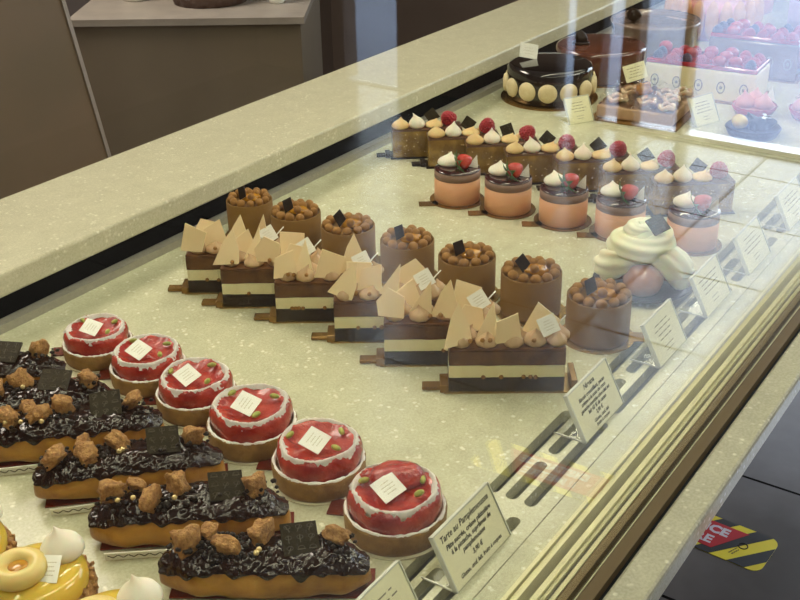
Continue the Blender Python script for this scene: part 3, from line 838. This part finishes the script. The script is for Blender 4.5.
for i, (x, y, lb) in enumerate([(1.101, .673, 'furthest left of its row'), (1.106, .604, 'second from the left of its row'), (1.109, .531, 'third from the left, with oval white drop'),
                                (1.112, .460, 'fourth from the left, partly behind the whipped cream'), (1.124, .378, 'furthest right, behind the whipped cream')]):
    d = Vector((x, y)).normalized() * .029
    straw_cup(x + d.x, y + d.y, 'salmon mousse cake with strawberry, ' + lb, 111 + i)

# hazelnut bars with meringue drops and a raspberry
def bar(p, label, seed):
    rnd = random.Random(seed); d = Vector((.62, -.785)).normalized(); n_ = Vector((-d.y, d.x)); L, W = .098, .030
    c = Vector(p) + d * L / 2 + n_ * W / 2
    t = thing('hazelnut_bar_cake', label, 'bar cake', (c.x, c.y, 0), atan2(d.y, d.x), 'hazelnut bars with meringue and raspberry')
    h, w = L / 2, W / 2
    b = B(); box(b, -h - .003, h + .003, -w - .002, w + .002, .0003, .0014); box(b, -h - .022, -h - .003, -.006, .006, .0003, .0034, bev=.0008); box(b, -h - .010, -h - .003, -.010, .010, .0003, .006, bev=.0008)
    obj('card_tray', b, 'dark_choc', t, False, label='dark card tray with a tab at the left end')
    b = B(); box(b, -h, h, -w, w, .0014, .041, bev=.002); obj('glazed_body', b, 'barglaze', t, False)
    b = B(); box(b, -h, h, -w, w, .038, .0425, bev=.0015); obj('glazed_top', b, 'bartop', t, False)
    b = B()
    for q in range(26): ball(b, (rnd.uniform(-h + .004, h - .004), -w, rnd.uniform(.006, .036)), rnd.uniform(.0007, .0014), 1)
    obj('nut_flecks', b, 'fleck', t, kind='stuff')
    z = .0423
    b = B(); kiss(b, (-.037, -.005, z), .0118, .0160, (rnd.uniform(-.3, .3), 0), 20); obj('cream_drop', b, 'meringue_y', t)
    b = B(); kiss(b, (-.014, -.004, z), .0114, .0200, (rnd.uniform(-.7, .3), .2), 20, .05); obj('meringue_drop', b, 'meringue', t)
    b = B(); kiss(b, (.010, -.004, z), .0125, .0120, (.5, 0), 20); obj('cream_drop', b, 'meringue_y', t)
    mm = T(.008, .007, z + .012) @ RZ(rnd.uniform(-20, 20)) @ RX(62) @ RZ(rnd.uniform(20, 60))
    obj('chocolate_square', box(B(), -.0082, .0082, -.0082, .0082, -.0008, .0008, mm), 'plaque', t, False)
    b = B(); bumpy_berry(b, (.033, .003, z + .0065), .0108, .0150, 0, Matrix.Rotation(rnd.uniform(.4, .9), 3, 'X') @ Matrix.Rotation(rnd.uniform(-.7, .7), 3, 'Y')); obj('raspberry', b, 'rasp', t)
    b = B(); kiss(b, (.028, .010, z), .0080, .0090, (0, 0), 16); obj('cream_drop', b, 'meringue_y', t)
    return t
BL_ = ['furthest left, its dark tab beside the black strip', 'second from the left', 'third from the left', 'fourth from the left, middle of the row', 'fifth from the left', 'sixth from the left', 'furthest right of the row, hazy behind the reflections']
for i, p in enumerate([(1.206, .843), (1.202, .781), (1.205, .722), (1.202, .660), (1.212, .592), (1.206, .524), (1.204, .455)]):
    bar(p, 'hazelnut bar with raspberry, ' + BL_[i], 131 + i)

# saint honore style choux with whipped cream
sh = thing('cream_choux_cake', 'caramel choux cake under swirls of pale whipped cream on a dark board', 'cake', (1.013, .388, 0), face_cam(1.013, .388))
b = B(); lathe(b, [(0, .0004), (.034, .0004), (.046, .006), (.047, .0068), (.033, .0022), (0, .0018)], 48, mod=lambda a, i, r, z: (r * (1 + .12 * abs(cos(a)) ** 3), z + (.004 * abs(cos(a)) ** 4 if r > .04 else 0)))
obj('dark_board', b, 'dark_choc', sh)
for (c_, r_, nm_) in (((.001, -.019, .0210), .0215, 'a'), ((-.031, .010, .022), .0195, 'b'), ((.031, .012, .024), .0195, 'c'), ((0, .030, .020), .018, 'd')):
    b = B(); ball(b, c_, r_, 3, (1, 1, .92), amp=.1, freq=50, seed=len(nm_)); obj('glazed_choux', b, 'choux_car', sh)
def swirl_tube(pts, r0, r1, star=.13, tw=5):
    b = B(); P = [Vector(p) for p in pts]; out = []
    for i in range(len(P) - 1):
        for q in range(8):
            u = q / 8; p0 = P[max(i - 1, 0)]; p1 = P[i]; p2 = P[i + 1]; p3 = P[min(i + 2, len(P) - 1)]
            out.append(.5 * ((2 * p1) + (-p0 + p2) * u + (2 * p0 - 5 * p1 + 4 * p2 - p3) * u * u + (-p0 + 3 * p1 - 3 * p2 + p3) * u ** 3))
    out.append(P[-1])
    tube(b, out, lambda f: ((r0 + (r1 - r0) * f) * (max(.05, sin(pi * min(max(f, .02), .98))) ** .38), star, f * tw), 42)
    return b
obj('whipped_cream', swirl_tube([(-.030, .010, .018), (-.036, -.004, .026), (-.033, -.014, .034), (-.018, -.014, .041), (.004, -.004, .044)], .0175, .0150, .085, 9), 'chant', sh)
obj('whipped_cream', swirl_tube([(-.010, -.004, .044), (.010, -.012, .047), (.027, -.014, .040), (.037, -.014, .028), (.038, -.013, .012)], .0150, .0175, .085, 9), 'chant', sh)
b = swirl_tube([(.020, .002, .046), (.008, .022, .048), (-.014, .022, .050), (-.027, .004, .051), (-.021, -.014, .052), (-.002, -.020, .053), (.015, -.012, .056), (.014, .006, .061), (-.002, .013, .064), (-.014, .004, .066), (-.009, -.007, .068), (.001, -.006, .070)], .0150, .0120, .085, 22)
obj('cream_rosette', b, 'chant', sh)
b = B(); ball(b, (-.004, 0, .056), .021, 3, (1, 1, .85)); obj('cream_core', b, 'chant', sh)
pm = T(.010, -.012, .0800) @ RX(38) @ RY(12) @ RZ(38)
pq = obj('chocolate_square', box(B(), -.0095, .0095, -.0095, .0095, -.0009, .0009, pm), 'plaque', sh, False)
b = B(); strokes(b, pm @ T(0, 0, .0009), .012, .012, 4, random.Random(5), sz=.0006); obj('print', b, 'relief', pq, False)

# ------------------------------------------------------------------ price signs
def sign(x, y, label, lines, rz=0, w=.073, rows=4, seed=0, name='price_sign', s=1.0, group=None, z=0, bright=False):
    t = thing(name, label, 'price sign', (x, y, z), rz, group)
    h = .043 * s; w = w * s; tilt = 62
    mx = T(0, 0, .0006) @ RX(tilt)
    # acrylic: foot, back plate and lip
    b = B(); box(b, -.001, w + .001, 0, .030 * s, 0, .0012); box(b, -.001, w + .001, 0, h + .001, -.0030, -.0018, mx)
    ac = obj('acrylic_stand', b, 'acrylic', t, False)
    b = B(); box(b, -.0016, -.0006, 0, .030 * s, 0, .0014); box(b, -.0016, -.0006, 0, h + .0015, -.0030, .0010, mx); box(b, w + .0006, w + .0014, 0, h + .0015, -.0030, .0010, mx)
    box(b, -.0016, w + .0014, h + .0004, h + .0014, -.0030, .0004, mx)
    obj('clear_edge', b, 'acrylic_edge', ac, False)
    cd = obj('card', box(B(), 0, w, 0, h, -.0012, 0, mx), 'card_paper', t, False)
    if lines:
        out = []
        for (s_, size, cx, cy, bold) in lines: out.append((s_, size, mx @ T(cx, cy, .0001), 'CENTER', .28, bold))
        text_part(out, 'ink', cd)
    else:
        b = B(); rnd = random.Random(seed); strokes(b, mx @ T(w * .5, h * .62, 0), w * .75, h * .45, rows, rnd, sz=.0011 * s); strokes(b, mx @ T(w * .5, h * .22, 0), w * .35, h * .2, 2, rnd, sz=.0008 * s)
        obj('faint_print', b, 'grey_ink', cd, False)
    return t
sign(.506, .306, 'cream price card for the grapefruit tart in an acrylic stand beside the frontmost tart',
     [('Tarte au Pamplemousse', .0066, .036, .0350, .0001), ('Pâte sucrée, crème pâtissière', .0050, .0365, .0285, .00012), ('à la pistache, suprêmes de', .0050, .0365, .0235, .00012),
      ('pamplemousse', .0050, .0365, .0185, .00012), ('3,90 €', .0050, .0365, .0118, .00012), ('Gluten, œuf, lait, fruits à coques', .0043, .0365, .0045, .00008)])
sign(.719, .311, 'cream price card headed Nirvana, right of the frontmost layered chocolate slice',
     [('Nirvana', .0062, .036, .0365, .0001), ('Biscuit croustillant, pecan', .0047, .0365, .0305, .00012), ('crème à la noix de coco', .0047, .0365, .0260, .00012), ('ganache montée chocolat au', .0047, .0365, .0215, .00012),
      ('lait 42 % de cacao', .0047, .0365, .0170, .00012), ('3,90 €', .0047, .0365, .0120, .00012), ('Gluten, œuf, lait', .0042, .0365, .0070, .00008), ('fruits à coques', .0042, .0365, .0030, .00008)])
sign(.868, .307, 'price card in acrylic stand standing in front of the frontmost caramel cup', None, w=.063, seed=1)
sign(.987, .306, 'price card in acrylic stand in front of the cream choux cake, half hazy', None, w=.066, seed=2)
sign(1.106, .303, 'price card in acrylic stand, first behind the choux cake card along the glass', None, w=.070, seed=3)
sign(1.250, .303, 'price card in the bright reflection at the right edge, level with the bars', None, w=.074, seed=4)
sign(1.420, .303, 'faint price card in acrylic stand at the right edge beyond the bars', None, w=.074, seed=6)
sign(.398, .312, 'price card mostly below the photo edge, left of the grapefruit tart card', None, w=.074, seed=5)
sign(1.472, .700, 'small price card leaning in front of the black chocolate cake', None, rz=radians(-28), w=.046, seed=8, s=.92)
sign(1.560, .535, 'small price card in front of the right corner of the square apple tart', None, rz=radians(-20), w=.050, seed=9, s=1.0)
sign(1.700, .405, 'small price card behind the pink cream cakes at the right', None, rz=radians(-20), w=.056, seed=10)

# ------------------------------------------------------------------ big cakes in the back
cc = thing('chocolate_cake', 'round black glazed cake ringed with pale macaron discs on a gold board', 'cake', (1.585, .795, 0), face_cam(1.585, .795))
b = B(); lathe(b, [(0, .0004), (.0785, .0004), (.0785, .0026), (0, .0026)], 64); obj('gold_board', b, 'browncard', cc, False)
b = B(); lathe(b, [(0, .0026), (.066, .0026), (.069, .006), (.069, .051), (.066, .056), (.060, .0575), (0, .058)], 72); obj('glazed_cake', b, 'blackglaze', cc)
for k in range(13):
    a = -pi / 2 + radians(-2) + TAU * k / 13
    b = B(); lathe(b, [(0, -.003), (.0130, -.003), (.0152, 0), (.0130, .004), (.007, .0052), (0, .0055)], 28, mx=Matrix.Rotation(a, 4, 'Z') @ T(.0700, 0, .0255) @ RY(90))
    obj('macaron_disc', b, 'disc', cc)
rnd = random.Random(9)
mm = T(-.036, .020, .070) @ RZ(20) @ RX(62) @ RZ(-14)
tg = obj('paper_tag', box(B(), -.015, .015, -.012, .012, 0, .0008, mm), 'paper', cc, False); b = B(); strokes(b, mm @ T(0, 0, .0008), .02, .014, 3, rnd, sz=.0006); obj('print', b, 'tan_ink', tg, False)

rb = thing('red_brown_cake', 'round red brown glazed cake with a dark ornament behind the black cake', 'cake', (1.744, .780, 0), face_cam(1.744, .780))
b = B(); lathe(b, [(0, .0004), (.079, .0004), (.079, .0026), (0, .0026)], 64); obj('gold_board', b, 'browncard', rb, False)
b = B(); lathe(b, [(0, .0026), (.075, .0026), (.0770, .006), (.0770, .050), (.075, .0545), (.068, .056), (0, .056)], 72); obj('glazed_cake', b, 'redbrown', rb)
b = B(); ball(b, (-.035, -.006, .066), .011, 3, (1, .8, 1.1), amp=.3, freq=90); tube(b, [(-.035 + .013 * cos(a * TAU / 18), -.010 + .010 * sin(a * TAU / 18), .0585) for a in range(18)], .0022, 8, True)
obj('dark_ornament', b, 'dark_choc', rb)

gp = thing('glazed_pie', 'round grey brown pie with glossy top and dark chocolate rock near the top edge', 'pie', (1.935, .762, 0), face_cam(1.935, .762))
b = B(); lathe(b, [(0, .0004), (.074, .0004), (.076, .004), (.078, .052), (.081, .058), (.079, .0625), (.074, .060), (.070, .055), (0, .054)], 72, mod=lambda a, i, r, z: (r * (1 + (.012 * cos(30 * a) if i in (4, 5) else 0)), z)); obj('pie_shell', b, 'pieglaze', gp)
b = B(); lathe(b, [(.0705, .0556), (.06, .058), (.03, .0595), (0, .060)], 60); obj('glossy_filling', b, 'pieglaze', gp)
b = B(); rock(b, (-.040, -.020, .071), .013, 4, (1, 1, 1)); obj('chocolate_rock', b, 'dark_choc', gp)

# square apple tart
at = thing('square_apple_tart', 'square caramelised apple tart wrapped in shiny film in front of the red fruit cake', 'tart', (1.585, .628, 0), radians(5))
obj('dark_board', box(B(), -.070, .066, -.070, .068, .0004, .0024), 'browncard', at, False)
b = B(); box(b, -.058, .058, -.060, .060, .0024, .022, bev=.003); obj('pastry_case', b, 'pale_pastry', at, False)
b = B(); N = 36; g = [[b.verts.new((-.056 + .112 * i / N, -.058 + .116 * j / N, .022 + .007 * noise.noise(Vector((i * .33, j * .33, 2))) + .004 * noise.noise(Vector((i * .9, j * .9, 5))) + .003 * (0 if i in (0, N) or j in (0, N) else 1))) for j in range(N + 1)] for i in range(N + 1)]
for i in range(N):
    for j in range(N): b.faces.new((g[i][j], g[i + 1][j], g[i + 1][j + 1], g[i][j + 1]))
bmesh.ops.solidify(b, geom=list(b.faces), thickness=.003)
obj('apple_filling', b, 'appl', at)
for q, (x, y, r) in enumerate(((-.035, .035, .013), (.01, .03, .012), (-.03, -.01, .012), (.02, -.025, .014), (.035, .02, .011), (-.005, -.04, .011), (-.045, -.045, .010), (.042, -.045, .011))):
    b = B(); tube(b, [(x + r * cos(a * TAU / 24), y + r * sin(a * TAU / 24), .029 + .002 * sin(a)) for a in range(24)], .0038, 8, True); obj('apple_ring', b, 'appl', at)
b = B(); rock(b, (-.002, .004, .040), .012, 7, (1, 1, 1)); obj('caramel_chunk', b, 'caramel', at)
mm = T(.002, .022, .062) @ RZ(-62) @ RX(66) @ RZ(16)
tg = obj('paper_tag', box(B(), -.017, .017, -.013, .013, 0, .001, mm), 'card_paper', at, False); b = B(); strokes(b, mm @ T(0, 0, .001), .026, .018, 4, rnd, sz=.0009); obj('print', b, 'grey_ink', tg, False)
b = B(); N = 20
g = [[b.verts.new((-.062 + .124 * i / N, -.064 + .128 * j / N, .036 + .010 * noise.noise(Vector((i * .8, j * .8, 9))) - (.012 if i in (0, N) or j in (0, N) else 0))) for j in range(N + 1)] for i in range(N + 1)]
for i in range(N):
    for j in range(N): b.faces.new((g[i][j], g[i + 1][j], g[i + 1][j + 1], g[i][j + 1]))
obj('clear_film', b, 'film', at, False)

# red fruit cakes
def fruit_cake(x, y, L, W, H, label, seed, rz, side='cream'):
    rnd = random.Random(seed)
    t = thing('red_fruit_cake', label, 'cake', (x, y, 0), rz, 'red fruit cakes')
    obj('board', box(B(), -W / 2 - .006, W / 2 + .006, -L / 2 - .006, L / 2 + .006, .0004, .002), 'goldcard', t, False)
    body = obj('cake_body', box(B(), -W / 2, W / 2, -L / 2, L / 2, .002, H, bev=.003), side, t, False)
    b = B()
    for k in range(5):
        yy = -L / 2 + L * (k + .5) / 5
        tube(b, [(-W / 2 - .0004, yy + .006 * cos(a * TAU / 14), H * .48 + .009 * sin(a * TAU / 14)) for a in range(14)], .0010, 6, True)
        ball(b, (-W / 2, yy, H * .48), .003, 1, (.4, 1, 1))
    obj('oval_pattern', b, 'grey_ink', body, False)
    obj('jelly_top', box(B(), -W / 2 + .001, W / 2 - .001, -L / 2 + .001, L / 2 - .001, H, H + .007, bev=.002), 'redjelly', t, False)
    nx = max(2, int(W / .024)); ny = int(L / .023)
    for i in range(nx):
        for j in range(ny):
            x_ = -W / 2 + W * (i + .5) / nx + rnd.uniform(-.004, .004); y_ = -L / 2 + L * (j + .5) / ny + rnd.uniform(-.004, .004)
            k = rnd.random(); b = B()
            if k < .55: bumpy_berry(b, (x_, y_, H + .0055), .0100, .012, 0, Matrix.Rotation(rnd.uniform(-.6, .6), 3, 'X')); obj('raspberry', b, 'rasp', t)
            elif k < .8: bumpy_berry(b, (x_, y_, H + .0055), .0090, .013); obj('blackberry', b, 'blue', t)
            else: ball(b, (x_, y_, H + .012), .0105, 3, (1, 1.1, .9)); obj('cherry', b, 'redjelly', t)
    return t
fruit_cake(1.738, .590, .180, .085, .050, 'cream sided cake topped with raspberries and blackberries behind the apple tart', 5, radians(4))
fruit_cake(1.90, .560, .150, .080, .062, 'second red fruit cake, directly behind the cream sided one', 6, radians(4), 'pieglaze')
fc = fruit_cake(1.84, .395, .11, .10, .045, 'pinkish fruit cake close to the front glass in the top right haze', 8, radians(0), 'pinkcream')

ch = thing('charlotte_cake', 'tall cake ringed with pale ladyfinger biscuits at the top edge of the photo', 'cake', (2.135, .725, 0), 0)
b = B(); lathe(b, [(0, .0004), (.075, .0004), (.075, .055), (0, .058)], 48); obj('cream_centre', b, 'pinkcream', ch)
for k in range(20):
    a = TAU * k / 20; b = B(); ball(b, (.082 * cos(a), .082 * sin(a), .040), .0125, 2, (1, 1, 3.1)); obj('ladyfinger', b, 'fingers', ch)
wc = thing('cream_cloud_cake', 'round cake topped with ragged white cream at the upper right', 'cake', (2.02, .430, 0), 0)
b = B(); lathe(b, [(0, .0004), (.078, .0004), (.080, .006), (.080, .040), (0, .042)], 56); obj('cake_body', b, 'pinkcream', wc)
b = B()
rnd = random.Random(4)
for q in range(26):
    a = rnd.uniform(0, TAU); r = .066 * sqrt(rnd.random()); kiss(b, (r * cos(a), r * sin(a), .040), rnd.uniform(.012, .018), rnd.uniform(.018, .028), (rnd.uniform(-.5, .5), rnd.uniform(-.5, .5)), 16, .08)
obj('cream_topping', b, 'meringue', wc, kind='stuff')
lv = thing('lilac_cake', 'lilac iced cake at the top right behind the white cream cake', 'cake', (2.27, .53, 0), 0)
b = B(); lathe(b, [(0, .0004), (.085, .0004), (.086, .05), (.08, .056), (0, .058)], 56); obj('cake_body', b, 'lilac', lv)
b = B()
for k in range(12): kiss(b, (.066 * cos(TAU * k / 12), .066 * sin(TAU * k / 12), .056), .014, .022, (0, 0), 16, .08)
obj('piped_border', b, 'lilac', lv)
pk = thing('pink_petal_cake', 'pink petalled cake beyond the ladyfinger cake at the top edge', 'cake', (2.36, .76, 0), 0)
b = B(); lathe(b, [(0, .0004), (.08, .0004), (.082, .05), (0, .055)], 56); obj('cake_body', b, 'pinkcream', pk)
b = B()
for q in range(20):
    a = TAU * q / 20 * 1.618 * 3; r = .07 * sqrt(q / 20); ball(b, (r * cos(a), r * sin(a), .056), .014, 2, (1, .8, .8))
obj('petals', b, 'pinkcream', pk)
for (x, y, m, lb) in ((2.52, .62, 'meringue', 'white iced cake furthest away at the top right'), (2.20, .375, 'redbrown', 'small dark red cake near the glass at the top right corner')):
    t = thing('iced_cake', lb, 'cake', (x, y, 0), 0)
    b = B(); lathe(b, [(0, .0004), (.064, .0004), (.066, .045), (.06, .050), (0, .051)], 48); obj('cake_body', b, m, t)
    b = B(); kiss(b, (0, 0, .05), .018, .024, (0, 0), 16, .08); obj('cream_drop', b, 'meringue', t)

# pink tartlets in a red dish, near the glass
def pink(x, y, lb, seed):
    rnd = random.Random(seed)
    t = thing('pink_cream_tartlet', lb, 'tartlet', (x, y, 0), face_cam(x, y), 'pink cream tartlets')
    b = B(); lathe(b, [(0, .0004), (.026, .0004), (.034, .016), (.032, .016), (.025, .004), (0, .004)], 40, mod=lambda a, i, r, z: (r * (1 + .03 * cos(20 * a)), z)); obj('red_case', b, 'redjelly', t)
    b = B(); lathe(b, [(0, .004), (.024, .004), (.031, .015), (0, .016)], 30); obj('filling', b, 'pinkcream', t)
    for q, (cx, cy) in enumerate(((-.014, -.008), (.013, -.010), (0, .013))):
        b = B(); kiss(b, (cx, cy, .014), .0145, .026, (rnd.uniform(-.4, .4), .2), 22, .08); obj('pink_swirl', b, 'pinkcream', t)
    mm = T(.020, .004, .030) @ RZ(-10) @ RX(72) @ RZ(10)
    obj('paper_tag', sheet(B(), [(-.008, -.006), (.008, -.008), (.005, .014)], .0006, mm), 'paper', t, False)
    return t
pink(1.665, .485, 'pink cream tartlet in a red case, left one behind the dark tartlet', 1)
pink(1.690, .405, 'pink cream tartlet in a red case, right one beside the front glass', 2)
dt = thing('dark_fruit_tartlet', 'dark chocolate tartlet with a yellow fruit and silver flakes near the reflected door sill', 'tartlet', (1.570, .455, 0), face_cam(1.57, .455))
b = B(); lathe(b, [(0, .0004), (.034, .0004), (.040, .012), (.038, .014), (.033, .010), (0, .010)], 44); obj('chocolate_shell', b, 'dark_choc', dt)
b = B(); ball(b, (-.020, -.002, .019), .012, 3, (1, 1, .9), amp=.2, freq=60); obj('yellow_fruit', b, 'lemon', dt)
for q, (cx, cy, r) in enumerate(((.006, -.006, .014), (.018, .010, .012), (-.004, .016, .012))):
    b = B(); rock(b, (cx, cy, .016), r, 20 + q); obj('chocolate_curl', b, 'dark_choc', dt)
for q in range(4):
    mm = T(rnd.uniform(-.002, .022), rnd.uniform(-.012, .01), .030) @ RZ(rnd.uniform(0, 180)) @ RX(rnd.uniform(-25, 25))
    obj('silver_flake', sheet(B(), [(-.003, -.002), (.003, -.003), (.004, .002), (-.002, .003)], .0004, mm), 'threshold', dt, False)

# ------------------------------------------------------------------ light
w = bpy.data.worlds.new('World'); bpy.context.scene.world = w; w.use_nodes = True
w.node_tree.nodes['Background'].inputs[0].default_value = (.74, .84, 1.0, 1); w.node_tree.nodes['Background'].inputs[1].default_value = 6.5
def area(name, loc, rot, sx, sy, e, col):
    l = bpy.data.lights.new(name, 'AREA'); l.shape = 'RECTANGLE'; l.size = sx; l.size_y = sy; l.energy = e; l.color = col
    o = bpy.data.objects.new(name, l); C.objects.link(o); o.location = loc; o.rotation_euler = rot; return o
area('cabinet_fill', (1.0, 2.3, 1.72), (0, 0, 0), 1.2, .6, 46, (1, .88, .74))  # added fill, out of view, brightens the cabinet on the staff side
area('aisle_fill', (2.3, -1.5, 1.72), (0, 0, 0), 1.4, .8, 34, (1, .93, .84))  # unseen fill added to lift the customer floor mirrored in the pane

sp = bpy.data.lights.new('sticker_fill_spot', 'SPOT'); sp.energy = 150; sp.spot_size = radians(26); sp.spot_blend = .6; sp.shadow_soft_size = .06; sp.color = (1, .93, .82)  # added spot that brightens the sticker so its mirror image shows
so = bpy.data.objects.new('sticker_fill_spot', sp); C.objects.link(so); so.location = (2.1, -1.5, 1.7)
so.rotation_euler = (Vector((1.85, -.45, FLOOR)) - Vector(so.location)).to_track_quat('-Z', 'Y').to_euler()

# ------------------------------------------------------------------ camera
cam = bpy.data.cameras.new('Camera'); co = bpy.data.objects.new('Camera', cam); C.objects.link(co)
cam.sensor_width = 36; cam.lens = 1106.8 / 800 * 36; cam.clip_start = .01; cam.clip_end = 60
yaw, pitch, roll = radians(34.71028), radians(27.05369), radians(-1.03968)
f = Vector((cos(pitch) * cos(yaw), cos(pitch) * sin(yaw), -sin(pitch)))
r0 = Vector((sin(yaw), -cos(yaw), 0)); u0 = r0.cross(f)
r = cos(roll) * r0 + sin(roll) * u0; u = -sin(roll) * r0 + cos(roll) * u0
m = Matrix(((r.x, u.x, -f.x, 0), (r.y, u.y, -f.y, 0), (r.z, u.z, -f.z, .53), (0, 0, 0, 1)))
co.matrix_world = m
sc = bpy.context.scene; sc.camera = co
sc.view_settings.view_transform = 'Standard'; sc.view_settings.look = 'None'
sc.view_settings.exposure = 0; sc.view_settings.gamma = 1; sc.view_settings.use_curve_mapping = False
sc.cycles.use_denoising = True; sc.cycles.max_bounces = 10; sc.cycles.transparent_max_bounces = 24
sc.cycles.sample_clamp_indirect = 6
